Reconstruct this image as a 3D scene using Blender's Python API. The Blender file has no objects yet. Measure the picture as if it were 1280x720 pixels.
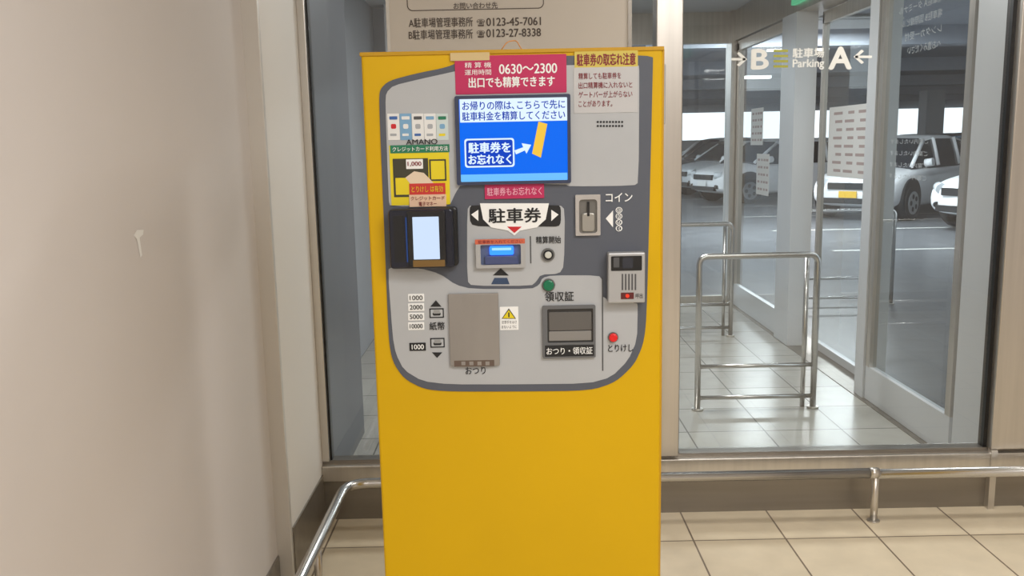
import bpy, bmesh, math
from mathutils import Vector, Matrix

sc = bpy.context.scene
sc.view_settings.view_transform = 'Standard'

# ------------------------------------------------------------------ camera
TH = math.radians(9.3); RO = math.radians(1.15); F = 1100.0; H = 1.5
fw = Vector((0, math.cos(TH), -math.sin(TH)))
up0 = Vector((0, math.sin(TH), math.cos(TH))); r0 = Vector((1, 0, 0))
rt = r0*math.cos(RO) - up0*math.sin(RO)
up = r0*math.sin(RO) + up0*math.cos(RO)
cd = bpy.data.cameras.new('camera'); cam = bpy.data.objects.new('camera', cd)
sc.collection.objects.link(cam); sc.camera = cam
cd.sensor_width = 36; cd.lens = F/1280*36; cd.clip_end = 300
M = Matrix((rt, up, -fw)).transposed().to_4x4(); M.translation = Vector((0, 0, H))
cam.matrix_world = M

def onY(u, v, Y):
    """measured photo coordinate -> (x,z) on the vertical plane y=Y"""
    d = fw + rt*((u-640)/F) + up*((360-v)/F)
    t = Y/d.y
    return (d.x*t, H + d.z*t)

# ------------------------------------------------------------------ materials
def s2l(c):
    c = c/255.0
    return c/12.92 if c <= .04045 else ((c+.055)/1.055)**2.4
def col(rgb): return (s2l(rgb[0]), s2l(rgb[1]), s2l(rgb[2]), 1)
_m = {}
def mat(name, rgb, rough=.5, metal=0., emit=0., var=0., vs=6., bump=0., stretch=None, spec=None):
    if name in _m: return _m[name]
    m = bpy.data.materials.new(name); m.use_nodes = True; nt = m.node_tree
    b = nt.nodes['Principled BSDF']; c = col(rgb)
    b.inputs['Base Color'].default_value = c
    b.inputs['Roughness'].default_value = rough; b.inputs['Metallic'].default_value = metal
    if spec is not None: b.inputs['Specular IOR Level'].default_value = spec
    if emit:
        b.inputs['Emission Color'].default_value = c; b.inputs['Emission Strength'].default_value = emit
        b.inputs['Base Color'].default_value = (.0, .0, .0, 1); b.inputs['Specular IOR Level'].default_value = .15
    if var or bump:
        tc = nt.nodes.new('ShaderNodeTexCoord'); mp = nt.nodes.new('ShaderNodeMapping')
        n = nt.nodes.new('ShaderNodeTexNoise'); n.inputs['Scale'].default_value = vs; n.inputs['Detail'].default_value = 5
        if stretch: mp.inputs['Scale'].default_value = stretch
        nt.links.new(tc.outputs['Object'], mp.inputs[0]); nt.links.new(mp.outputs[0], n.inputs['Vector'])
        r = nt.nodes.new('ShaderNodeValToRGB')
        r.color_ramp.elements[0].position = .3; r.color_ramp.elements[1].position = .7
        r.color_ramp.elements[0].color = tuple(x*(1-var) for x in c[:3])+(1,)
        r.color_ramp.elements[1].color = tuple(min(1, x*(1+var)) for x in c[:3])+(1,)
        nt.links.new(n.outputs['Fac'], r.inputs[0])
        nt.links.new(r.outputs[0], b.inputs['Base Color'])
        if bump:
            bp = nt.nodes.new('ShaderNodeBump'); bp.inputs['Strength'].default_value = bump; bp.inputs['Distance'].default_value = .01
            nt.links.new(n.outputs['Fac'], bp.inputs['Height']); nt.links.new(bp.outputs[0], b.inputs['Normal'])
    _m[name] = m
    return m

def tilemat(name, c1, c2, cm, w, h, ox, oy, rough, mortar=.004):
    m = bpy.data.materials.new(name); m.use_nodes = True; nt = m.node_tree; b = nt.nodes['Principled BSDF']
    tc = nt.nodes.new('ShaderNodeTexCoord'); mp = nt.nodes.new('ShaderNodeMapping')
    mp.inputs['Location'].default_value = (-ox, -oy, 0)
    br = nt.nodes.new('ShaderNodeTexBrick'); br.offset = 0; br.squash = 1
    br.inputs['Color1'].default_value = col(c1); br.inputs['Color2'].default_value = col(c2); br.inputs['Mortar'].default_value = col(cm)
    br.inputs['Scale'].default_value = 1; br.inputs['Mortar Size'].default_value = mortar; br.inputs['Mortar Smooth'].default_value = .1
    br.inputs['Brick Width'].default_value = w; br.inputs['Row Height'].default_value = h
    nt.links.new(tc.outputs['Object'], mp.inputs[0]); nt.links.new(mp.outputs[0], br.inputs['Vector'])
    n = nt.nodes.new('ShaderNodeTexNoise'); n.inputs['Scale'].default_value = 9; n.inputs['Detail'].default_value = 6
    nt.links.new(tc.outputs['Object'], n.inputs['Vector'])
    mr = nt.nodes.new('ShaderNodeMapRange'); mr.inputs['To Min'].default_value = .84; mr.inputs['To Max'].default_value = 1.12
    nt.links.new(n.outputs['Fac'], mr.inputs['Value'])
    mx = nt.nodes.new('ShaderNodeMix'); mx.data_type = 'RGBA'; mx.blend_type = 'MULTIPLY'; mx.inputs['Factor'].default_value = 1
    nt.links.new(br.outputs['Color'], mx.inputs['A']); nt.links.new(mr.outputs[0], mx.inputs['B'])
    nt.links.new(mx.outputs['Result'], b.inputs['Base Color'])
    b.inputs['Roughness'].default_value = rough
    bp = nt.nodes.new('ShaderNodeBump'); bp.inputs['Strength'].default_value = .3; bp.inputs['Distance'].default_value = .003; bp.invert = True
    nt.links.new(br.outputs['Fac'], bp.inputs['Height']); nt.links.new(bp.outputs[0], b.inputs['Normal'])
    return m

def glassmat(name, tint, refl):
    """thin pane: transparent + Schlick reflection (same from both faces)"""
    m = bpy.data.materials.new(name); m.use_nodes = True; nt = m.node_tree
    nt.nodes.remove(nt.nodes['Principled BSDF']); out = nt.nodes['Material Output']
    t = nt.nodes.new('ShaderNodeBsdfTransparent'); t.inputs[0].default_value = tint
    g = nt.nodes.new('ShaderNodeBsdfGlossy'); g.inputs['Roughness'].default_value = .01
    lw = nt.nodes.new('ShaderNodeLayerWeight'); lw.inputs[0].default_value = .5
    pw = nt.nodes.new('ShaderNodeMath'); pw.operation = 'POWER'; pw.inputs[1].default_value = 5
    nt.links.new(lw.outputs['Facing'], pw.inputs[0])
    ml = nt.nodes.new('ShaderNodeMath'); ml.operation = 'MULTIPLY_ADD'; ml.inputs[1].default_value = .9; ml.inputs[2].default_value = refl
    ml.use_clamp = True
    nt.links.new(pw.outputs[0], ml.inputs[0])
    mx = nt.nodes.new('ShaderNodeMixShader'); nt.links.new(ml.outputs[0], mx.inputs[0])
    nt.links.new(t.outputs[0], mx.inputs[1]); nt.links.new(g.outputs[0], mx.inputs[2])
    nt.links.new(mx.outputs[0], out.inputs['Surface'])
    return m

GLASS = glassmat('window_glass', (.92, .95, .95, 1), .10)
GLASS2 = glassmat('door_glass', (.80, .86, .88, 1), .09)
STEEL = mat('brushed_steel', (208, 203, 196), .30, .82, var=.08, vs=30, stretch=(1, 1, .03))
STEELD = mat('dark_steel', (146, 140, 132), .34, .75, var=.08, vs=20, stretch=(.05, 1, 1))
STEELB = mat('polished_steel', (205, 204, 202), .25, .95)
ALU = mat('aluminium_trim', (218, 214, 208), .4, .4)
WALL = mat('beige_wall_panel', (217, 211, 208), .55, var=.035, vs=1.5)
WALL2 = mat('beige_wall_lit', (234, 230, 224), .5)  # same beige as the main panels, painted paler where the return catches light
CEIL = mat('ceiling_white', (228, 228, 227), .8)
GREYW = mat('grey_wall', (168, 173, 180), .6, var=.03)
YEL = mat('yellow_paint', (214, 170, 0), .42, var=.035, vs=2.5, spec=.3)
YELD = mat('yellow_edge', (192, 146, 4), .5)
DK = mat('panel_dark_grey', (84, 88, 98), .5)
LG = mat('panel_light_grey', (178, 180, 182), .5, var=.025)
BLK = mat('black_plastic', (20, 20, 22), .35)
NAVY = mat('navy_black_plastic', (22, 25, 40), .3)
WHT = mat('white_ink', (242, 242, 240), .6)
INK = mat('black_ink', (24, 24, 26), .6)
INKG = mat('grey_ink', (80, 80, 82), .6)
PINK = mat('pink_sticker', (188, 34, 88), .5)
RED = mat('red_ink', (200, 30, 40), .5)
DRED = mat('dark_red_ink', (130, 26, 38), .5)
YST = mat('yellow_sticker', (228, 206, 24), .5)
WARM = mat('warning_strip', (206, 186, 84), .5)
GRN = mat('green_ink', (30, 120, 85), .5)
BLU = mat('blue_ink', (60, 100, 165), .5)
PAPER = mat('paper_white', (228, 228, 226), .6)
BRUSH = mat('bill_plate_metal', (156, 152, 148), .36, .55, var=.07, vs=12, stretch=(1, 1, .2))
SILV = mat('silver_plastic', (176, 176, 176), .4, .3)
SCRB = mat('screen_blue', (0, 104, 236), .5, emit=1.08)
SCRW = mat('screen_white', (222, 240, 255), .5, emit=1.08)
SCRT = mat('screen_text_blue', (10, 60, 175), .5, emit=1.0)
SCRY = mat('screen_yellow', (248, 200, 70), .5, emit=1.0)
SCRL = mat('reader_screen', (205, 224, 250), .5, emit=1.05)
LEDB = mat('blue_led', (40, 110, 255), .4, emit=2.6)
LEDW = mat('led_core', (120, 165, 255), .4, emit=2.2)
REDB = mat('red_button', (225, 25, 30), .25)
GRNB = mat('green_button', (10, 110, 75), .25)
LAMPR = mat('red_lamp', (255, 50, 30), .4, emit=2)

# ------------------------------------------------------------------ mesh helpers
def link(o, parent=None, smooth=False):
    sc.collection.objects.link(o)
    if parent:
        o.parent = parent; o.matrix_parent_inverse = Matrix.Translation(-Vector(parent.location))
    return o
def empty(name, loc):
    e = bpy.data.objects.new(name, None); e.location = loc; e.empty_display_size = .1
    sc.collection.objects.link(e); return e
def meshobj(name, verts, faces, m, parent=None, smooth=False):
    me = bpy.data.meshes.new(name); me.from_pydata([tuple(v) for v in verts], [], faces); me.update()
    bm = bmesh.new(); bm.from_mesh(me); bmesh.ops.recalc_face_normals(bm, faces=bm.faces); bm.to_mesh(me); bm.free()
    if m: me.materials.append(m)
    if smooth:
        for p in me.polygons: p.use_smooth = True
    return link(bpy.data.objects.new(name, me), parent)
def box(name, x0, x1, y0, y1, z0, z1, m, parent=None, bev=0.):
    v = [(x, y, z) for x in (x0, x1) for y in (y0, y1) for z in (z0, z1)]
    f = [(0, 1, 3, 2), (4, 6, 7, 5), (0, 4, 5, 1), (2, 3, 7, 6), (0, 2, 6, 4), (1, 5, 7, 3)]
    o = meshobj(name, v, f, m, parent)
    if bev:
        b = o.modifiers.new('bevel', 'BEVEL'); b.width = bev; b.segments = 3
    return o
def prism(name, pts, yf, yb, m, parent=None, bev=0.):
    n = len(pts)
    v = [(p[0], yf, p[1]) for p in pts] + [(p[0], yb, p[1]) for p in pts]
    f = [tuple(range(n)), tuple(range(2*n-1, n-1, -1))] + [(i, (i+1) % n, n+(i+1) % n, n+i) for i in range(n)]
    o = meshobj(name, v, f, m, parent)
    if bev:
        b = o.modifiers.new('bevel', 'BEVEL'); b.width = bev; b.segments = 2; b.limit_method = 'ANGLE'
    return o
def rrpts(x0, z0, x1, z1, r, n=6):
    if r <= 0: return [(x0, z0), (x1, z0), (x1, z1), (x0, z1)]
    P = []
    for cx, cz, a in ((x1-r, z0+r, -90), (x1-r, z1-r, 0), (x0+r, z1-r, 90), (x0+r, z0+r, 180)):
        for i in range(n+1):
            t = math.radians(a+90*i/n); P.append((cx+r*math.cos(t), cz+r*math.sin(t)))
    return P
def ring(name, outer, inner, yf, yb, m, parent=None):
    n = len(outer)
    v = [(p[0], yf, p[1]) for p in outer]+[(p[0], yf, p[1]) for p in inner]+[(p[0], yb, p[1]) for p in outer]+[(p[0], yb, p[1]) for p in inner]
    f = []
    for i in range(n):
        j = (i+1) % n
        f += [(i, j, n+j, n+i), (i, j, 2*n+j, 2*n+i), (n+i, n+j, 3*n+j, 3*n+i)]
    return meshobj(name, v, f, m, parent)
def tomesh(o, name, m, parent):
    sc.collection.objects.link(o); dg = bpy.context.evaluated_depsgraph_get()
    me = bpy.data.meshes.new_from_object(o.evaluated_get(dg)); d = o.data
    bpy.data.objects.remove(o); bpy.data.curves.remove(d)
    me.materials.clear(); me.materials.append(m); me.name = name
    return me
def tube(name, pts, r, m, parent=None, fil=0., seg=16):
    """round tube swept along a polyline"""
    Pn = [Vector(p) for p in pts]
    if fil:
        Q = [Pn[0]]
        for i in range(1, len(Pn)-1):
            a = (Pn[i-1]-Pn[i]).normalized()*fil; b = (Pn[i+1]-Pn[i]).normalized()*fil
            for k in range(9):
                t = k/8; Q.append(Pn[i]+a*(1-t)**2+b*t**2)
        Q.append(Pn[-1]); Pn = Q
    n = len(Pn); v = []; f = []
    nrm = None
    for i, p in enumerate(Pn):
        t = (Pn[min(i+1, n-1)]-Pn[max(i-1, 0)]).normalized()
        if nrm is None:
            nrm = t.orthogonal().normalized()
        else:
            nrm = (nrm - t*nrm.dot(t)).normalized()
        b = t.cross(nrm)
        for k in range(seg):
            a = math.tau*k/seg; v.append(p+nrm*(r*math.cos(a))+b*(r*math.sin(a)))
    for i in range(n-1):
        for k in range(seg):
            k2 = (k+1) % seg; f.append((i*seg+k, i*seg+k2, (i+1)*seg+k2, (i+1)*seg+k))
    f.append(tuple(range(seg))); f.append(tuple(range((n-1)*seg, n*seg)))
    o = meshobj(name, v, f, m, parent)
    for p in o.data.polygons: p.use_smooth = len(p.vertices) == 4
    return o
def text(name, s, a0, z0, a1, z1, fn, m, parent=None, bold=0., mirror=False):
    c = bpy.data.curves.new(name, 'FONT'); c.body = s; c.size = 1; c.resolution_u = 4
    me = tomesh(bpy.data.objects.new(name, c), name, m, parent)
    if len(me.vertices) == 0: return None
    xs = [v.co.x for v in me.vertices]; ys = [v.co.y for v in me.vertices]
    lx, hx, ly, hy = min(xs), max(xs), min(ys), max(ys)
    V = []; FC = []
    g = bold*1.2*(z1-z0)/max(1e-6, hy-ly)      # stroke thickening by stacked shifted copies
    offs = [(0, 0)] if not bold else [(-g, 0), (g, 0), (0, g*.7), (0, -g*.7)]
    for n_, (ox, oz) in enumerate(offs):
        b = len(V)
        for v in me.vertices:
            tx_ = (v.co.x-lx)/max(1e-6, hx-lx); ty = (v.co.y-ly)/max(1e-6, hy-ly)
            if mirror: tx_ = 1-tx_
            q = Vector(fn(a0+(a1-a0)*tx_+ox, z0+(z1-z0)*ty+oz)); q.y -= n_*.00012
            V.append(q)
        for p in me.polygons: FC.append(tuple(b+i for i in p.vertices))
    m2 = bpy.data.meshes.new(name); m2.from_pydata([tuple(v) for v in V], [], FC); m2.materials.append(m); m2.update()
    bpy.data.meshes.remove(me)
    return link(bpy.data.objects.new(name, m2), parent)

# ------------------------------------------------------------------ payment machine
YM = 1.9
PM = empty('parking_payment_machine', (0.01, 2.17, 0))
def P(u, v): return onY(u, v, YM)
def R(u0, v0, u1, v1):
    uc = (u0+u1)/2; vc = (v0+v1)/2
    return P(u0, vc)[0], P(uc, v1)[1], P(u1, vc)[0], P(uc, v0)[1]
def rr(name, u0, v0, u1, v1, r, f, m, b=0., bev=0.):
    return prism(name, rrpts(*R(u0, v0, u1, v1), r), YM-f, YM-b, m, PM, bev)
def pg(name, pts, f, m, b=0., bev=0.):
    return prism(name, [P(*p) for p in pts], YM-f, YM-b, m, PM, bev)
def disc(name, u, v, rad, f, m, b=0., bev=0.):
    x, z = P(u, v)
    return prism(name, [(x+rad*math.cos(i*math.pi/14), z+rad*math.sin(i*math.pi/14)) for i in range(28)], YM-f, YM-b, m, PM, bev)
def tx(s, u0, v0, u1, v1, f, m, bold=0.):
    x0, z0, x1, z1 = R(u0, v0, u1, v1)
    return text('label_text', s, x0, z0, x1, z1, lambda a, z: (a, YM-f-.0005, z), m, PM, bold)
def smooth_pts(pts, it=2):
    for _ in range(it):
        q = []
        n = len(pts)
        for i in range(n):
            a = pts[i]; b = pts[(i+1) % n]
            q.append((a[0]*.8+b[0]*.2, a[1]*.8+b[1]*.2)); q.append((a[0]*.2+b[0]*.8, a[1]*.2+b[1]*.8))
        pts = q
    return pts

xl, xr, zt = P(456, 180)[0], P(828, 172)[0], P(640, 63)[1]
box('cabinet', xl, xr, YM, YM+.5, .05, zt, YEL, PM, .006)
box('plinth', xl+.02, xr-.02, YM+.03, YM+.47, 0, .055, DK, PM)
box('door_edge', xr-.012, xr+.004, YM+.004, YM+.03, .08, zt-.004, YELD, PM, .002)
box('door_hinge', xr, xr+.012, YM+.03, YM+.09, P(830, 155)[1], P(830, 78)[1], SILV, PM, .003)
box('top_lip', xl-.002, xr+.002, YM-.003, YM+.5, zt-.006, zt+.002, YELD, PM, .001)

pg('panel_bezel', smooth_pts([(474, 128), (475, 112), (486, 101), (520, 92), (560, 84), (580, 74), (640, 71), (816, 68), (816, 80), (812, 250), (808, 400), (804, 430), (793, 455), (770, 477), (738, 488), (640, 489), (560, 489), (530, 486), (505, 473), (491, 452), (486, 425), (481, 300)], 2), .002, DK)
pg('panel_upper', smooth_pts([(482, 130), (483, 116), (492, 107), (525, 99), (566, 90), (590, 84), (798, 80), (799, 90), (798, 228), (792, 232), (712, 233), (706, 230), (577, 230), (570, 240), (562, 257), (488, 258), (486, 250)], 1), .003, LG)
pg('panel_ticket', smooth_pts([(584, 262), (588, 256), (700, 256), (706, 262), (705, 332), (699, 342), (676, 343), (670, 352), (664, 357), (590, 357), (584, 351)], 1), .003, LG)
pg('panel_lower', smooth_pts([(485, 337), (490, 334), (525, 335), (550, 342), (570, 356), (590, 361), (664, 361), (674, 356), (678, 347), (690, 344), (748, 344), (753, 350), (754, 376), (796, 378), (797, 384), (796, 425), (785, 450), (764, 471), (735, 479), (640, 480), (562, 480), (528, 476), (505, 462), (495, 442), (491, 420)], 1), .003, LG)
L = .004
# top stickers
rr('sticker_hours', 569, 69, 708, 117, .002, L, PINK)
tx('精 算 機', 581, 78, 614, 85, L, WHT); tx('運用時間', 581, 87, 614, 94, L, WHT)
tx('0630〜2300', 624, 80, 696, 92, L, WHT, .014); tx('出口でも精算できます', 586, 96, 693, 109, L, WHT, .022)
rr('tape', 563, 66, 612, 76, .001, L+.001, mat('tape', (205, 180, 130), .3))
rr('sticker_caution_header', 718, 64, 797, 84, .001, L, WARM)
tx('駐車券の取忘れ注意', 721, 67, 794, 82, L, DRED, .018)
rr('sticker_caution_body', 717, 84, 797, 141, .001, L, mat('pale_sticker', (190, 189, 189), .5))
for i, (s, e) in enumerate((('精算しても駐車券を', 776), ('出口精算機に入れないと', 790), ('ゲートバーが上がらない', 790), ('ことがあります。', 765))):
    tx(s, 723, 91+i*11.5, e, 99+i*11.5, L, DRED, .006)
# speaker holes
for r_ in range(2):
    for k in range(9):
        disc('speaker_hole', 747+k*3.8, 152.5+r_*5, .0023, L, INK)
# display
x0, z0, x1, z1 = R(570, 119, 713, 230)
X0, Z0, X1, Z1 = R(575, 123, 709, 226)
ring('display_bezel', rrpts(x0, z0, x1, z1, .004), rrpts(X0, Z0, X1, Z1, .002), YM-.012, YM, mat('display_bezel', (50, 58, 84), .4), PM)
rr('display_blue', 574, 122, 710, 227, 0, .006, SCRB)
rr('display_white', 575, 123, 709, 152, 0, .0065, SCRW)
rr('display_lower', 575, 217, 709, 226, 0, .0065, mat('screen_lightblue', (110, 190, 255), .5, emit=1.05))
tx('お帰りの際は､こちらで先に', 578, 126, 706, 137, .007, SCRT, .014)
tx('駐車料金を精算してください', 578, 139, 706, 150, .007, SCRT, .014)
xa = R(581, 173, 643, 209); xb = R(583, 175, 641, 207)
ring('display_frame', rrpts(*xa, .006), rrpts(*xb, .005), YM-.007, YM-.006, SCRW, PM)
rr('display_frame_fill', 583, 175, 641, 207, .005, .0066, mat('screen_midblue', (5, 66, 195), .5, emit=1.0))
tx('駐車券を', 586, 178, 638, 191, .007, SCRW, .03); tx('お忘れなく', 586, 193, 639, 205, .007, SCRW, .03)
pg('display_arrow', [(643, 188), (654, 184), (652, 179), (664, 181), (658, 192), (656, 188), (645, 193)], .007, SCRW)
pg('display_ticket', [(673, 152), (684, 155), (676, 197), (665, 192)], .007, SCRY)
# pay logos
LGB = mat('logo_pale_blue', (120, 165, 200), .5); LGG = mat('logo_pale_grey', (165, 168, 172), .5)
cols = [PAPER, LGB, PAPER, PAPER, mat('logo_pale', (200, 212, 210), .5)]
lc = [[BLU, PAPER, INKG, LGB, GRN], [RED, PAPER, LGG, LGG, LGB], [LGG, PAPER, BLU, LGG, YST]]
for k in range(5):
    rr('payment_logo_plate', 485+k*15.2, 142, 499.6+k*15.2, 175, .001, L, cols[k])
    rr('payment_logo', 487+k*15.2, 145.5, 497+k*15.2, 149.5, .001, L+.0006, lc[0][k])
    rr('payment_logo', 489+k*15.2, 155, 495.5+k*15.2, 161, .003, L+.0006, lc[1][k])
    rr('payment_logo', 488+k*15.2, 167, 496+k*15.2, 170, .001, L+.0006, lc[2][k])
tx('AMANO', 508, 174, 547, 180.5, L+.001, INK, .01)
# card usage sticker
rr('sticker_card_usage', 488, 181, 562, 256, .001, L, YST)
rr('sticker_card_usage_header', 488, 181, 562, 191, .001, L+.0006, GRN)
tx('クレジットカード利用方法', 491, 183, 560, 189, L+.001, WHT, .01)
rr('card_diagram_frame', 492, 198, 536, 246, .001, L+.0006, mat('sticker_dark', (60, 58, 40), .5))
rr('card_diagram_fill', 495, 222, 533, 243, .001, L+.001, YST)
rr('card_diagram_screen', 508, 199, 529, 211, .001, L+.0014, WHT)
tx('1,000', 510, 202, 527, 208, L+.0016, DRED, .02)
pg('card_diagram_hand', [(507, 222), (518, 214), (530, 216), (538, 224), (548, 236), (520, 238)], L+.0014, mat('hand_print', (225, 205, 180), .6))
rr('card_diagram_box', 537, 199, 558, 226, .001, L+.0008, mat('sticker_dark', (60, 58, 40), .5))
rr('card_diagram_box_fill', 539, 201, 556, 224, .001, L+.0012, YST)
rr('sticker_red_strip', 512, 229, 557, 243, .001, L+.002, mat('red_strip', (200, 50, 45), .5))
tx('とりけし は有効', 515, 232, 554, 240, L+.0024, YST)
rr('sticker_white_strip', 512, 243, 558, 258, .001, L+.002, mat('cream', (230, 195, 165), .5))
tx('クレジットカード', 514, 245, 556, 250, L+.0024, DRED, .01); tx('電子マネー', 524, 252, 546, 257, L+.0024, DRED, .01)
# card reader
rr('card_reader_body', 489, 260, 568, 333, .008, .035, NAVY, bev=.004)
rr('card_reader_wing', 545, 258, 573, 331, .008, .022, BLK, bev=.004)
rr('card_reader_face', 512, 262, 559, 330, .004, .042, BLK, bev=.002)
rr('card_reader_screen', 519, 269, 551, 321, .001, .0432, SCRL)
rr('card_reader_keys', 519, 322, 558, 330, .001, .043, mat('ochre', (120, 90, 40), .5))
rr('card_reader_slot', 495, 268, 508, 325, .001, .0362, BLK)
rr('card_reader_stripe', 510, 270, 511.5, 325, .0005, .0366, mat('stripe_blue', (70, 110, 190), .4, emit=.4))
# ticket guide
pg('ticket_banner', smooth_pts([(587, 260), (590, 256), (698, 256), (701, 260), (701, 278), (698, 283), (680, 283), (600, 283), (588, 280)], 1), L, INK)
pg('ticket_banner_label', [(600, 254), (686, 254), (682, 274), (671, 284), (650, 288), (643, 294), (635, 288), (614, 284), (604, 274)], L+.001, WHT)
pg('ticket_banner_left', [(589, 268), (598, 262), (598, 276)], L+.001, WHT)
pg('ticket_banner_right', [(698, 268), (689, 262), (689, 276)], L+.001, WHT)
tx('駐車券', 611, 260, 676, 278, L+.0012, INK, .022)
pg('red_triangle', [(634, 283), (652, 283), (643, 291)], L+.0016, RED)
rr('sticker_pink_remember', 606, 230, 680, 248, .001, L+.001, PINK)
tx('駐車券もお忘れなく', 609, 234, 677, 244, L+.0012, mat('pale_pink', (235, 170, 190), .5), .01)
x0, z0, x1, z1 = R(595, 298, 657, 334); X0, Z0, X1, Z1 = R(601, 305, 651, 330)
ring('ticket_slot_frame', rrpts(x0, z0, x1, z1, .004), rrpts(X0, Z0, X1, Z1, .003), YM-.014, YM, SILV, PM)
rr('ticket_slot_back', 600, 304, 652, 331, .002, .005, mat('slot_blue_grey', (85, 98, 130), .3))
rr('ticket_slot_lip', 606, 319, 648, 330, .002, .011, mat('slot_lip', (70, 80, 120), .3), bev=.002)
rr('ticket_slot_led', 612, 307, 642, 318, .004, .012, LEDB, bev=.002)
rr('ticket_slot_led_core', 615, 309, 639, 312, .001, .0125, LEDW)
rr('ticket_slot_sticker', 594, 298, 656, 304, .001, .0148, mat('orange_sticker', (205, 100, 70), .5), b=.014)
tx('駐車券を入れてください', 598, 299, 653, 303.3, .015, DRED)
pg('insert_arrow', [(626, 335), (636, 344), (616, 344)], L, INK)
pg('insert_ticket', [(618, 347), (634, 347), (637, 355), (614, 355)], L, mat('steel_blue_ink', (50, 70, 100), .5))
rr('divider', 662.5, 295, 664, 329, 0, L, INKG)
tx('精算開始', 670, 295, 701, 304, L, INK, .01)
disc('start_button_ring', 685, 318, .0145, .008, mat('ring_grey', (110, 110, 108), .4, .5), bev=.001)
disc('start_button', 685, 318, .011, .010, INK, bev=.001); disc('start_button_cap', 685, 318, .0075, .013, mat('button_cream', (205, 205, 195), .4), bev=.002)
# coin
x0, z0, x1, z1 = R(719, 243, 750, 294); X0, Z0, X1, Z1 = R(723.5, 249, 746, 291)
ring('coin_plate', rrpts(x0, z0, x1, z1, .002), rrpts(X0, Z0, X1, Z1, .007), YM-.009, YM, STEELB, PM)
rr('coin_recess', 722, 247, 748, 292, .004, .003, mat('coin_recess', (120, 118, 114), .4, .6))
rr('coin_chute', 727, 266, 743, 289, .006, .008, mat('coin_chute', (165, 162, 155), .35, .6), bev=.002)
rr('coin_slot', 733.5, 252, 736.5, 270, .001, .0085, BLK)
tx('コイン', 757, 241, 790, 252, L, WHT, .012)
pg('coin_triangle', [(757, 273), (766, 263), (766, 284)], L, WHT)
for k in range(4):
    x, z = P(773.5, 262.5+k*7.6)
    c1 = [(x+.0072*math.cos(i*math.pi/10), z+.0064*math.sin(i*math.pi/10)) for i in range(20)]
    c2 = [(x+.0060*math.cos(i*math.pi/10), z+.0052*math.sin(i*math.pi/10)) for i in range(20)]
    ring('coin_icon', c1, c2, YM-L, YM-.002, WHT, PM)
    tx(['500', '100', '50', '10'][k], 770, 260+k*7.6, 777, 265+k*7.6, L, WHT)
# intercom
rr('intercom_body', 758.5, 314, 804, 376, .003, .028, SILV, bev=.003)
rr('intercom_window', 762, 318, 800, 336, .002, .029, BLK); rr('intercom_lens', 776, 320, 789, 333, .004, .0295, mat('lens_dark', (50, 52, 60), .15))
rr('intercom_nameplate', 765, 320, 772, 332, .001, .0295, INKG)
for k in range(5): rr('intercom_grille', 775+k*4, 340, 777+k*4, 360, .0005, .0285, INKG)
rr('intercom_sticker', 774, 363, 790, 371, .001, .029, mat('dark_maroon', (90, 30, 30), .4)); disc('intercom_lamp', 782, 367, .0035, .031, LAMPR)
tx('呼出', 792, 364, 801, 370, .0286, INK)
# receipt
disc('receipt_button_ring', 685.5, 356, .0145, .006, mat('ring_grey', (110, 110, 108), .4, .5)); disc('receipt_button', 685.5, 356, .012, .012, GRNB, bev=.003)
tx('領収証', 681, 364, 717, 376, L, INK, .01)
x0, z0, x1, z1 = R(678, 381, 744, 446); X0, Z0, X1, Z1 = R(684, 385, 741, 427)
ring('receipt_frame', rrpts(x0, z0, x1, z1, .003), rrpts(X0, Z0, X1, Z1, .003), YM-.010, YM, mat('receipt_grey', (100, 101, 103), .45), PM)
rr('receipt_recess_shade', 683, 384, 742, 428, 0, .0045, mat('receipt_shade', (58, 57, 56), .25))  # flat dark plate; its colour gives the shade of a sunken outlet
rr('receipt_flap', 686, 389, 739, 412, .003, .008, mat('receipt_flap', (98, 95, 92), .15), bev=.001)
rr('receipt_flap_low', 686, 413, 739, 425, .002, .007, mat('receipt_flap_low', (135, 132, 128), .25), bev=.001)
rr('receipt_label', 681, 430, 742, 444, .001, .0105, INK); tx('おつり・領収証', 683, 432.5, 740, 441.5, .0107, WHT, .008)
rr('divider', 752.3, 346, 753.8, 463, 0, L, INKG)
disc('cancel_button_ring', 766, 421, .0115, .006, mat('ring_grey', (110, 110, 108), .4, .5)); disc('cancel_button', 766, 421, .0095, .013, REDB, bev=.003)
tx('とりけし', 760, 430, 791, 439, L, INK, .01)
# bill slot
rr('bill_plate', 562, 366, 624, 456, .002, .010, BRUSH, bev=.001)
rr('bill_mouth', 568, 449, 618, 456.5, .001, .0105, mat('bill_mouth', (100, 84, 74), .5))
for k in range(4): rr('bill_guide', 577+k*10, 450.5, 582+k*10, 455, 0, .0112, BRUSH)
tx('おつり', 582, 458, 607, 467, L, INK, .006)
for k, s in enumerate(('1000', '2000', '5000', '10000')):
    rr('bill_label', 510.5, 367+k*11.8, 530.5, 376.5+k*11.8, .001, L, WHT); tx(s, 512.5, 369+k*11.8, 528.5, 374.6+k*11.8, L+.0002, INK, .01)
rr('bill_label_change', 512, 428, 532.5, 438, .001, L, INK); tx('1000', 515, 430, 530, 436, L+.0002, WHT, .01)
pg('bill_arrow', [(545, 375), (552, 383), (538, 383)], L, INK)
for (u, v) in ((546, 391), (547, 428)):
    rr('bill_icon', u-9, v-6, u+9, v+6, .001, L, INK); rr('bill_icon_paper', u-7.5, v-4.5, u+7.5, v+4.5, .001, L+.0003, LG)
    rr('bill_icon_note', u-5, v-1, u+5, v+3, .003, L+.0005, INK); rr('bill_icon_stem', u-4, v-4, u+4, v+.5, .001, L+.0007, mat('icon_grey', (150, 150, 148), .5))
tx('紙幣', 537, 402, 556, 412, L, INK, .01)
pg('bill_arrow_down', [(540, 440), (553, 440), (546.5, 447)], L, INK)
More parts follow.
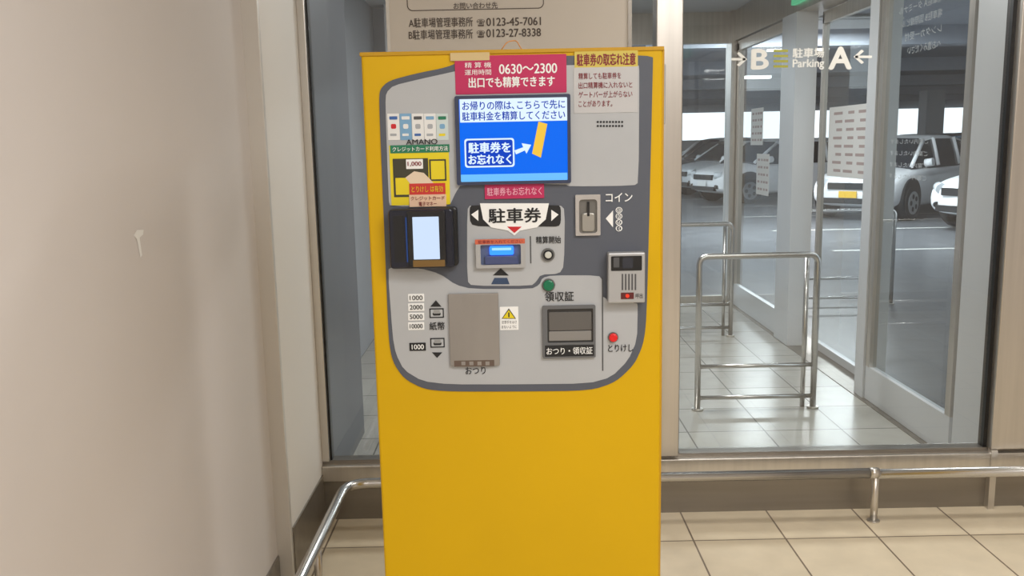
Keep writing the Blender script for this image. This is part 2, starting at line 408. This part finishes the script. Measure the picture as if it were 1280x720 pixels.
rr('warning_label', 625, 383, 648, 412, .001, L, WHT)
pg('warning_triangle', [(636, 385), (645, 398), (627, 398)], L+.0004, INK); pg('warning_triangle_fill', [(636, 387), (643.5, 397.2), (628.5, 397.2)], L+.0007, YST)
rr('warning_mark', 635.3, 390, 636.9, 396, 0, L+.001, INK)
tx('注意手をはさ', 627, 400, 646, 404, L+.0004, INKG); tx('まないように', 627, 406, 646, 410, L+.0004, INKG)
# loose tape curl on top
tube('tape_curl', [(-.015, YM+.02, zt), (.0, YM+.02, zt+.02), (.02, YM+.03, zt+.024), (.03, YM+.03, zt+.005), (.035, YM+.02, zt+.001)], .0012, mat('orange_cord', (215, 150, 80), .5), PM, .008, 8)

# ------------------------------------------------------------------ room shell
YW = 3.42; XN = -.83; XF = -.78; YS = 2.86; CZ = 2.75
def plane(name, pts, m, parent=None): return meshobj(name, pts, [tuple(range(len(pts)))], m, parent)
FL = tilemat('beige_floor_tiles', (228, 214, 188), (222, 208, 182), (130, 114, 98), .35, .35, 1.02, 3.14, .28, .0035)
FV = tilemat('grey_vestibule_tiles', (182, 180, 172), (170, 168, 161), (104, 102, 98), .4, .4, .1, 3.6, .26)
box('floor', XN-.1, 4.6, -3.2, YW+.06, -.08, 0, FL)
box('wall_left', XN-.12, XN, -3.2, YS+.02, 0, CZ, WALL)
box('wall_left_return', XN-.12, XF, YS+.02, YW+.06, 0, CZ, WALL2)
box('trim_1', XN-.01, XF+.001, YS, YS+.022, 0, CZ, ALU, bev=.002)
box('baseboard_left', XN-.005, XN+.006, -3.2, YS-.002, 0, .11, STEELD)
box('baseboard_left_return', XF-.004, XF+.006, YS+.024, YW-.045, 0, .2, STEELD)
box('wall_back', XN-.12, 4.6, -3.3, -3.2, 0, CZ, WALL)
box('wall_right', 4.5, 4.6, -3.2, YW+.06, 0, CZ, WALL)
box('wall_front', 2.12, 4.5, YW-.02, YW+.1, 0, CZ, STEEL)
box('ceiling', XN-.12, 4.6, -3.3, YW+.1, CZ, CZ+.1, CEIL)
# small sticker remnant on the wall
plane('wall_sticker', [(XN+.001, y, z) for (y, z) in ((1.93, 1.318), (1.95, 1.328), (1.985, 1.325), (1.98, 1.315), (1.96, 1.31), (1.965, 1.27), (1.955, 1.265), (1.945, 1.308))], WHT)

# front window wall
WN = empty('window_1', (.6, YW, 0))
box('base_panel', XF, 2.12, YW-.02, YW+.05, 0, .17, STEELD, WN)
box('sill', XF, 2.12, YW-.045, YW+.06, .17, .235, STEEL, WN, .004)
box('sill_lip', XF, 2.12, YW-.015, YW+.04, .235, .25, STEELD, WN)
box('head', XF, 2.12, YW-.03, YW+.05, 2.5, CZ, STEEL, WN)
box('jamb_left', XF, XF+.03, YW-.03, YW+.05, .25, 2.5, STEEL, WN, .003)
box('jamb_left_gasket', XF+.03, XF+.038, YW-.01, YW+.03, .25, 2.5, BLK, WN)
box('mullion', .555, .655, YW-.045, YW+.05, .25, 2.5, STEEL, WN, .004)
box('mullion_gasket', .655, .662, YW-.01, YW+.03, .25, 2.5, BLK, WN)
box('jamb_right_gasket', 1.895, 1.91, YW-.01, YW+.03, .25, 2.5, BLK, WN)
box('jamb_right', 1.91, 2.12, YW-.045, YW+.05, .25, 2.5, STEEL, WN, .004)
box('jamb_right_foot', 1.91, 1.935, YW-.05, YW-.02, 0, .25, STEEL, WN)
plane('glass_left', [(XF+.03, YW, .25), (.56, YW, .25), (.56, YW, 2.5), (XF+.03, YW, 2.5)], GLASS, WN)
plane('glass_right', [(.655, YW, .25), (1.9, YW, .25), (1.9, YW, 2.5), (.655, YW, 2.5)], GLASS, WN)
# reflection of a parking sign, drawn as flat letters on the pane
YG = YW-.003
def gt(s, u0, v0, u1, v1, m, mir=False, b=0.02):
    a0 = onY(u0, (v0+v1)/2, YG)[0]; a1 = onY(u1, (v0+v1)/2, YG)[0]; b0 = onY((u0+u1)/2, v1, YG)[1]; b1 = onY((u0+u1)/2, v0, YG)[1]
    text('reflected_sign_text', s, a0, b0, a1, b1, lambda a, z: (a, YG, z), m, WN, b, mir)
LET = mat('reflected_white', (240, 242, 240), .5)
def gpoly(pts, m): prism('reflected_arrow', [onY(u, v, YG) for u, v in pts], YG, YG+.001, m, WN)
gt('B', 940, 62, 960, 86, LET, False, .03); gt('A', 1037, 59, 1064, 86, LET, False, .03)
gt('駐車場', 991, 60, 1030, 72, LET, False, .02); gt('Parking', 991, 74, 1030, 87, LET, False, .02)
for k in range(4):
    gpoly([(967, 62+k*6.5), (985, 62+k*6.5), (985, 65+k*6.5), (967, 65+k*6.5)], mat('reflected_olive', (170, 170, 70), .5))
def arrow(u0, u1, v, s):
    gpoly([(u0, v-1.5), (u1, v-1.5), (u1, v+1.5), (u0, v+1.5)], LET)
    t = u1 if s > 0 else u0
    gpoly([(t+2*s, v), (t-8*s, v-9), (t-11*s, v-7), (t-3*s, v)], LET); gpoly([(t+2*s, v), (t-3*s, v), (t-11*s, v+7), (t-8*s, v+9)], LET)
arrow(914, 932, 74, 1); arrow(1069, 1090, 71, -1)

# information board hung on the window
YB = YW-.06
SB = empty('information_sign_board', (0, YB, 1.7))
bx0 = onY(486, 30, YB)[0]; bx1 = onY(789, 30, YB)[0]
box('board', bx0, bx1, YB, YB+.02, 1.62, 2.42, mat('sign_board_cream', (216, 209, 200), .5), SB)
box('board_edge_left', bx0-.008, bx0+.004, YB-.004, YB+.024, 1.62, 2.42, ALU, SB)
box('board_edge_right', bx1-.012, bx1+.002, YB-.004, YB+.024, 1.62, 2.42, STEELD, SB)
BI = mat('board_ink', (88, 78, 72), .6)
def bt(s, u0, v0, u1, v1, b=0.01):
    a0 = onY(u0, (v0+v1)/2, YB)[0]; a1 = onY(u1, (v0+v1)/2, YB)[0]; b0 = onY((u0+u1)/2, v1, YB)[1]; b1 = onY((u0+u1)/2, v0, YB)[1]
    text('board_text', s, a0, b0, a1, b1, lambda a, z: (a, YB-.001, z), BI, SB, b)
bt('お問い合わせ先', 567, 3, 622, 11); bt('A駐車場管理事務所', 511, 22, 591, 34); bt('B駐車場管理事務所', 511, 37, 591, 49)
bt('☎', 596, 24, 606, 33); bt('☎', 596, 38, 606, 47); bt('0123-45-7061', 608, 22, 676, 32, .015); bt('0123-27-8338', 608, 36, 676, 46, .015)
a = onY(509, 14, YB); b = onY(680, 14, YB)
ring('board_outline', rrpts(a[0], a[1], b[0], 2.3, .02), rrpts(a[0]+.003, a[1]+.003, b[0]-.003, 2.297, .018), YB-.001, YB, BI, SB)

# low guard rail (stainless tube)
GR = empty('guard_rail', (-.3, 3.28, 0))
tube('rail_left', [(-.665, -.5, .2), (-.665, 3.28, .2), (1.395, 3.28, .2)], .020, STEELB, GR, .1)
tube('rail_right', [(1.415, 3.28, .195), (4.3, 3.28, .195)], .020, STEELB, GR)
tube('rail_joint', [(1.385, 3.28, .2), (1.42, 3.28, .2)], .0215, STEEL, GR)
for x in (-.4, 1.41, 3.2):
    tube('rail_leg', [(x, 3.28, .2), (x, 3.28, .0)], .014, STEEL, GR); tube('rail_foot', [(x, 3.28, .006), (x, 3.28, 0)], .024, STEEL, GR)
for y in (.3, 1.7, 2.75):
    tube('rail_leg', [(-.665, y, .2), (-.665, y, 0)], .014, STEEL, GR)

# ------------------------------------------------------------------ vestibule
XV = 2.05; YBK = 8.1; VZ = 2.62
box('floor_vestibule', -1.2, 2.3, YW+.06, YBK+.1, -.08, 0, FV)
box('ceiling_vestibule', -1.2, XV+.1, YW+.1, YBK+.1, VZ, VZ+.1, mat('vest_ceiling', (190, 193, 197), .7))
box('wall_vestibule_left', -.92, -.80, YW+.06, 4.5, 0, VZ, mat('grey_metal_wall', (116, 120, 127), .4, .4))
box('wall_vestibule_left_far', -1.2, -1.1, YW+.06, YBK, 0, VZ, GREYW)
box('wall_vestibule_back', -1.1, .95, 7.5, YBK+.1, 0, VZ, GREYW)
box('baseboard_vestibule_back', -1.1, .95, 7.485, 7.5, 0, .17, DK)
box('trim_2', -.98, -.93, 7.3, 7.48, .0, VZ, mat('white_trim', (215, 218, 222), .5))
W2 = empty('window_2', (1.5, YBK, 0))
box('frame_bottom', .95, 1.98, YBK, YBK+.06, 0, .06, STEEL, W2); box('frame_top', .95, 1.98, YBK, YBK+.06, 2.35, VZ, STEEL, W2)
box('frame_left', .95, 1.03, YBK, YBK+.06, .06, 2.35, STEEL, W2)
plane('pane', [(1.03, YBK+.03, .06), (1.98, YBK+.03, .06), (1.98, YBK+.03, 2.35), (1.03, YBK+.03, 2.35)], GLASS2, W2)

VF = empty('sliding_door_frame', (XV, 5.8, 0))
box('corner_post', 1.98, 2.1, YBK-.1, YBK+.1, 0, VZ-.002, STEEL, VF)
BST = mat('bright_steel', (220, 222, 224), .4, .3)
box('post_near', XV-.015, XV+.08, 3.64, 3.93, 0, VZ-.002, BST, VF)
box('post_mid', XV-.03, XV+.1, 4.94, 5.06, 0, 2.36, BST, VF)
box('post_far', XV-.05, XV+.1, 6.28, 6.6, 0, 2.36, BST, VF)
box('header', XV-.04, XV+.2, 3.94, YBK-.1, 2.36, VZ-.002, STEEL, VF)
box('track', XV-.05, XV+.2, 3.94, YBK-.1, .0, .004, STEELD, VF)
def xpane(par, y0, y1, z0, z1, x=XV): plane('pane', [(x, y0, z0), (x, y1, z0), (x, y1, z1), (x, y0, z1)], GLASS2, par)
def leaf(name, y0, y1, kick=.2, stile=.05, x=XV):
    e = empty(name, (x, (y0+y1)/2, 0))
    box('kick_panel', x-.02, x+.02, y0, y1, 0.005, kick, BST, e, .002)
    box('stile_near', x-.02, x+.02, y0, y0+stile, kick, 2.33, STEEL, e); box('stile_far', x-.02, x+.02, y1-stile, y1, kick, 2.33, STEEL, e)
    box('top_rail', x-.02, x+.02, y0, y1, 2.27, 2.35, STEEL, e)
    xpane(e, y0+stile, y1-stile, kick, 2.27, x); return e
D1 = leaf('door_1', 3.95, 4.93)
D2 = leaf('door_2', 6.62, 7.98)
D3 = leaf('door_3', 5.12, 6.25, .06, .03, XV+.14)
box('wall_vestibule_near', XV+.02, XV+.1, YW+.1, 3.635, 0, VZ, STEEL)
box('exit_sign', XV-.07, XV-.041, 6.0, 6.35, 2.41, 2.52, mat('exit_green', (90, 190, 140), .5, emit=.8))
# notices on the door glass
def notice(name, y0, y1, z0, z1, x=XV-.003, lines=6, m=PAPER):
    e = empty(name, (x, (y0+y1)/2, z0))
    box('sheet', x-.001, x+.001, y0, y1, z0, z1, m, e)
    for k in range(lines):
        zz = z1-(z1-z0)*(k+.8)/(lines+.6)
        for q in range(4):
            ya = y0+(y1-y0)*(.07+.22*q); yb = ya+(y1-y0)*(.17-.03*((k+q) % 3))
            box('print_block', x-.002, x-.001, ya, yb, zz-.010, zz+.008, mat('notice_ink', (178, 160, 158), .6), e)
notice('notice_poster', 5.2, 6.1, 1.24, 1.7, XV+.136, 8); notice('notice_poster', 7.2, 7.55, 1.45, 1.75, XV-.003, 5); notice('notice_poster', 7.0, 7.35, 1.05, 1.38, XV-.003, 5)
def xt(s, y0, y1, z0, z1, b=.0): text('glass_text', s, y0, z0, y1, z1, lambda a, z: (XV-.004, a, z), mat('faint_lettering', (185, 190, 193), .5), D1, b)
for k, s in enumerate(('場車駐A ターミナル', '場車駐B 国際線ビル', 'レンタカー受付', 'へお進みください')):
    xt(s, 4.28, 4.75-.04*k, 2.12-k*.07, 2.16-k*.07)
for k in range(4): xt('ご案内いたします', 4.35, 4.78, 1.46-k*.06, 1.485-k*.06)

# stainless barriers
def barrier(x0, x1, y, g=0.):
    e = empty('stainless_barrier', ((x0+x1)/2, y, g))
    tube('frame', [(x0, y, g), (x0, y, g+.87), (x1, y, g+.87), (x1, y, g)], .017, STEELB, e, .05)
    tube('bar_low', [(x0, y, g+.07), (x1, y, g+.07)], .012, STEELB, e); tube('bar_mid', [(x0, y, g+.25), (x1, y, g+.25)], .012, STEELB, e)
    tube('post_inner', [(x1-.05, y+.03, g), (x1-.05, y+.03, g+.85)], .013, STEELB, e)
    for x in (x0, x1): tube('foot', [(x, y, g), (x, y, g+.01)], .032, STEEL, e)
barrier(1.03, 1.68, 4.78); barrier(.3, 1.68, 6.65)
barrier(2.7, 3.5, 8.0, -.03)

# ------------------------------------------------------------------ outside parking
ASPH = mat('asphalt', (116, 118, 122), .3, var=.14, vs=3)
box('ground_parking', 2.3, 60, -10, 80, -.12, -.03, ASPH)
box('ground_parking_far', -30, 2.3, YBK+.1, 80, -.12, -.03, ASPH)
PL = empty('parking_bay_lines', (7, 20, -.03))
for k in range(8):
    box('line', 4.4, 9.6, 11.9+k*2.8, 12.0+k*2.8, -.0299, -.029, mat('line_white', (215, 215, 210), .6), PL)
PC = mat('parking_ceiling', (156, 161, 170), .8, var=.05)
box('ceiling_parking', XV+.3, 45, 5, 60, 3.3, 3.6, PC)
for k in range(6): box('parking_beam', XV+.3, 45, 9+k*6, 9.4+k*6, 3.0, 3.299, PC)
for x, y in ((3.6, 27), (14, 18), (14, 30), (3.0, 40)):
    box('parking_column', x, x+.6, y, y+.6, -.03, 3.0, mat('column_grey', (165, 168, 172), .7))
for k in range(6):
    box('parking_ceiling_lamp', 4+k*.6, 5.2+k*.6, 10+k*4, 10.15+k*4, 3.22, 3.3, mat('tube_lamp', (255, 255, 250), .5, emit=4))
box('parking_wall', -12, 1.9, 34, 34.3, -.03, 3.3, GREYW)
box('parking_wall_far', 2.6, 40, 52, 52.3, -.03, 1.5, mat('far_parapet', (190, 194, 198), .8))

def loft(name, rings, m, parent, mats=None, fm=None, subs=0):
    n = len(rings[0]); v = [p for r in rings for p in r]; f = []; mi = []
    for i in range(len(rings)-1):
        for j in range(n):
            k = (j+1) % n
            f.append((i*n+j, i*n+k, (i+1)*n+k, (i+1)*n+j)); mi.append(fm(i, j) if fm else 0)
    f.append(tuple(range(n))); mi.append(fm(-1, 0) if fm else 0); f.append(tuple(range((len(rings)-1)*n, len(rings)*n))); mi.append(fm(-2, 0) if fm else 0)
    me = bpy.data.meshes.new(name); me.from_pydata(v, [], f)
    for x in (mats or [m]): me.materials.append(x)
    for p, q in zip(me.polygons, mi): p.material_index = q; p.use_smooth = subs > 0
    bm = bmesh.new(); bm.from_mesh(me); bmesh.ops.recalc_face_normals(bm, faces=bm.faces); bm.to_mesh(me); bm.free()
    o = bpy.data.objects.new(name, me); sc.collection.objects.link(o); o.parent = parent
    if subs: s = o.modifiers.new('s', 'SUBSURF'); s.levels = subs; s.render_levels = subs
    return o
CG = mat('car_window', (30, 36, 44), .1); TY = mat('tyre', (25, 25, 26), .8); RIM = mat('rim', (170, 172, 175), .3, .7); HL = mat('headlight', (225, 230, 235), .15); PLY = mat('plate_yellow', (225, 180, 40), .5)
def car(loc, ang, rgb, hs=1.0, plate=None, key='w'):
    e = bpy.data.objects.new('car', None); sc.collection.objects.link(e); e.location = loc; e.rotation_euler = (0, 0, ang)
    pm = mat('car_paint_'+key, rgb, .25)
    st = [(-2.02, .42, .88, .70), (-1.97, .3, 1.0, .79), (-1.4, .22, 1.02, .84), (-.6, .2, 1.0, .85), (.4, .2, .98, .85), (.95, .2, .97, .85), (1.5, .22, .90, .83), (1.9, .26, .80, .77), (2.04, .34, .68, .68)]
    rings = []
    for x, zb, h, w in st:
        hp = [(0, zb), (w*.9, zb), (w, zb+.12), (w*1.01, (zb+h)/2), (w, h-.15), (w*.93, h-.03), (w*.5, h+.01), (0, h+.02)]
        rings.append([(x, y, z) for y, z in hp]+[(x, -y, z) for y, z in hp[-2:0:-1]])
    loft('body', rings, pm, e, subs=2)
    cs = [(-1.93, .72, .70, 1.0), (-1.72, .77, .60, 1.42*hs), (-.9, .79, .64, 1.50*hs), (.0, .79, .64, 1.50*hs), (.38, .78, .62, 1.45*hs), (1.08, .72, .70, .98)]
    rings = []
    for x, wb, wt, z in cs:
        hp = [(0, .93), (wb, .93), ((wb+wt)/2, .93+(z-.93)*.5), (wt, z-.06 if z > 1.1 else z), (wt-.08, z), (0, z+.02)]
        rings.append([(x, y, q) for y, q in hp]+[(x, -y, q) for y, q in hp[-2:0:-1]])
    def fm(i, j):
        if i in (1, 2, 3) and j in (3, 4, 5, 6): return 1
        return 0
    loft('cabin', rings, CG, e, mats=[CG, pm], fm=fm)
    def ctube(nm, pts, r, m):
        o = tube(nm, pts, r, m, None, 0, 20); o.parent = e
    for s in (-1, 1):
        ctube('pillar_a', [(1.08, s*.72, .97), (.38, s*.63, 1.43*hs)], .035, pm); ctube('pillar_b', [(.05, s*.8, .97), (.0, s*.65, 1.46*hs)], .035, pm)
        ctube('pillar_c', [(-1.0, s*.8, .97), (-1.0, s*.65, 1.46*hs)], .035, pm); ctube('pillar_d', [(-1.93, s*.74, .97), (-1.72, s*.62, 1.4*hs)], .05, pm)
        ctube('mirror', [(.8, s*.86, 1.03), (.8, s*1.0, 1.05)], .075, pm)
        for wx in (-1.28, 1.28):
            ctube('wheel_arch', [(wx, s*.70, .39), (wx, s*.853, .39)], .385, TY)
            ctube('tyre', [(wx, s*.66, .322), (wx, s*.87, .322)], .32, TY); ctube('rim', [(wx, s*.8, .32), (wx, s*.885, .32)], .21, RIM)
            for q in range(5):
                a_ = q*math.tau/5; ctube('rim_gap', [(wx+.12*math.cos(a_), s*.87, .32+.12*math.sin(a_)), (wx+.12*math.cos(a_), s*.89, .32+.12*math.sin(a_))], .045, TY)
        ctube('headlight', [(1.90, s*.62, .70), (1.99, s*.46, .68)], .085, HL)
        ctube('fog_lamp', [(1.97, s*.58, .42), (2.02, s*.5, .42)], .05, BLK)
        ctube('tail_light', [(-1.97, s*.66, .8), (-1.97, s*.66, .98)], .06, RED)
    def cb(nm, *a_):
        o = box(nm, *a_); o.parent = e
    cb('grille', 1.93, 2.055, -.40, .40, .58, .70, BLK); cb('lower_intake', 1.93, 2.06, -.5, .5, .32, .42, BLK)
    cb('number_plate', 2.05, 2.075, -.17, .17, .43, .55, plate or WHT)
    return e
pi = math.pi; g = -.03; WC = (245, 246, 248); SV = (195, 199, 203); DC = (70, 74, 80)
car((7.7, 17.6, g), pi+.75, WC, 1.02, PLY, 'white')
car((9.0, 14.4, g), pi+.3, WC, 1.04, None, 'white')
car((10.0, 19.6, g), pi+.5, (110, 165, 200), 1.0, None, 'blue')
car((6.6, 22.2, g), pi+.35, WC, 1.0, None, 'white')
car((6.5, 24.8, g), pi+.35, SV, .98, None, 'silver')
car((6.7, 27.4, g), pi+.35, DC, .98, None, 'dark')
car((7.1, 30.0, g), pi+.35, SV, 1.05, None, 'silver')
car((7.6, 32.7, g), pi+.3, WC, 1.05, None, 'white')
car((8.3, 35.6, g), pi+.3, DC, 1.05, None, 'dark')
car((12.4, 24.4, g), pi+.3, DC, 1.05, None, 'dark')
car((15.0, 21.0, g), pi+.2, WC, 1.15, None, 'white')
car((13.2, 27.6, g), pi+.3, SV, 1.05, None, 'silver')
car((14.0, 31.0, g), pi+.3, WC, 1.05, None, 'white')
car((20.5, 29.0, g), pi+.2, WC, 1.15, None, 'white')

# ------------------------------------------------------------------ lights
def area(name, loc, sx, sy, w, c=(1, .99, .98)):
    ld = bpy.data.lights.new(name, 'AREA'); ld.shape = 'RECTANGLE'; ld.size = sx; ld.size_y = sy; ld.energy = w; ld.color = c
    e = empty(name, loc)
    o = bpy.data.objects.new('lamp', ld); o.location = loc; link(o, e); o.location = loc
    box('housing', loc[0]-sx/2-.03, loc[0]+sx/2+.03, loc[1]-sy/2-.03, loc[1]+sy/2+.03, loc[2]+.01, loc[2]+.04, CEIL, e)
area('vestibule_fill_light', (.9, .3, CZ-.045), 1.2, .6, 38)
area('vestibule_fill_light', (1.9, -.6, CZ-.045), 1.2, .6, 28)
area('vestibule_fill_light', (.2, -1.9, CZ-.045), 1.2, .6, 32)
area('vestibule_fill_light', (1.7, 2.9, CZ-.045), 1.2, .3, 18, (1, .96, .9))
area('vestibule_fill_light', (.6, 5.2, VZ-.045), 1.0, .5, 46, (1, .99, .97))  # added fill with a housing, brightens the daylit vestibule
area('vestibule_fill_light', (4.6, 14.0, 3.2), 2.5, 1.0, 420, (.97, .99, 1))  # added fill under the deck so the backlit cars look less grey
w = bpy.data.worlds.new('sky'); sc.world = w; w.use_nodes = True
bg = w.node_tree.nodes['Background']; bg.inputs[0].default_value = (.88, .93, .97, 1); bg.inputs[1].default_value = 2.0
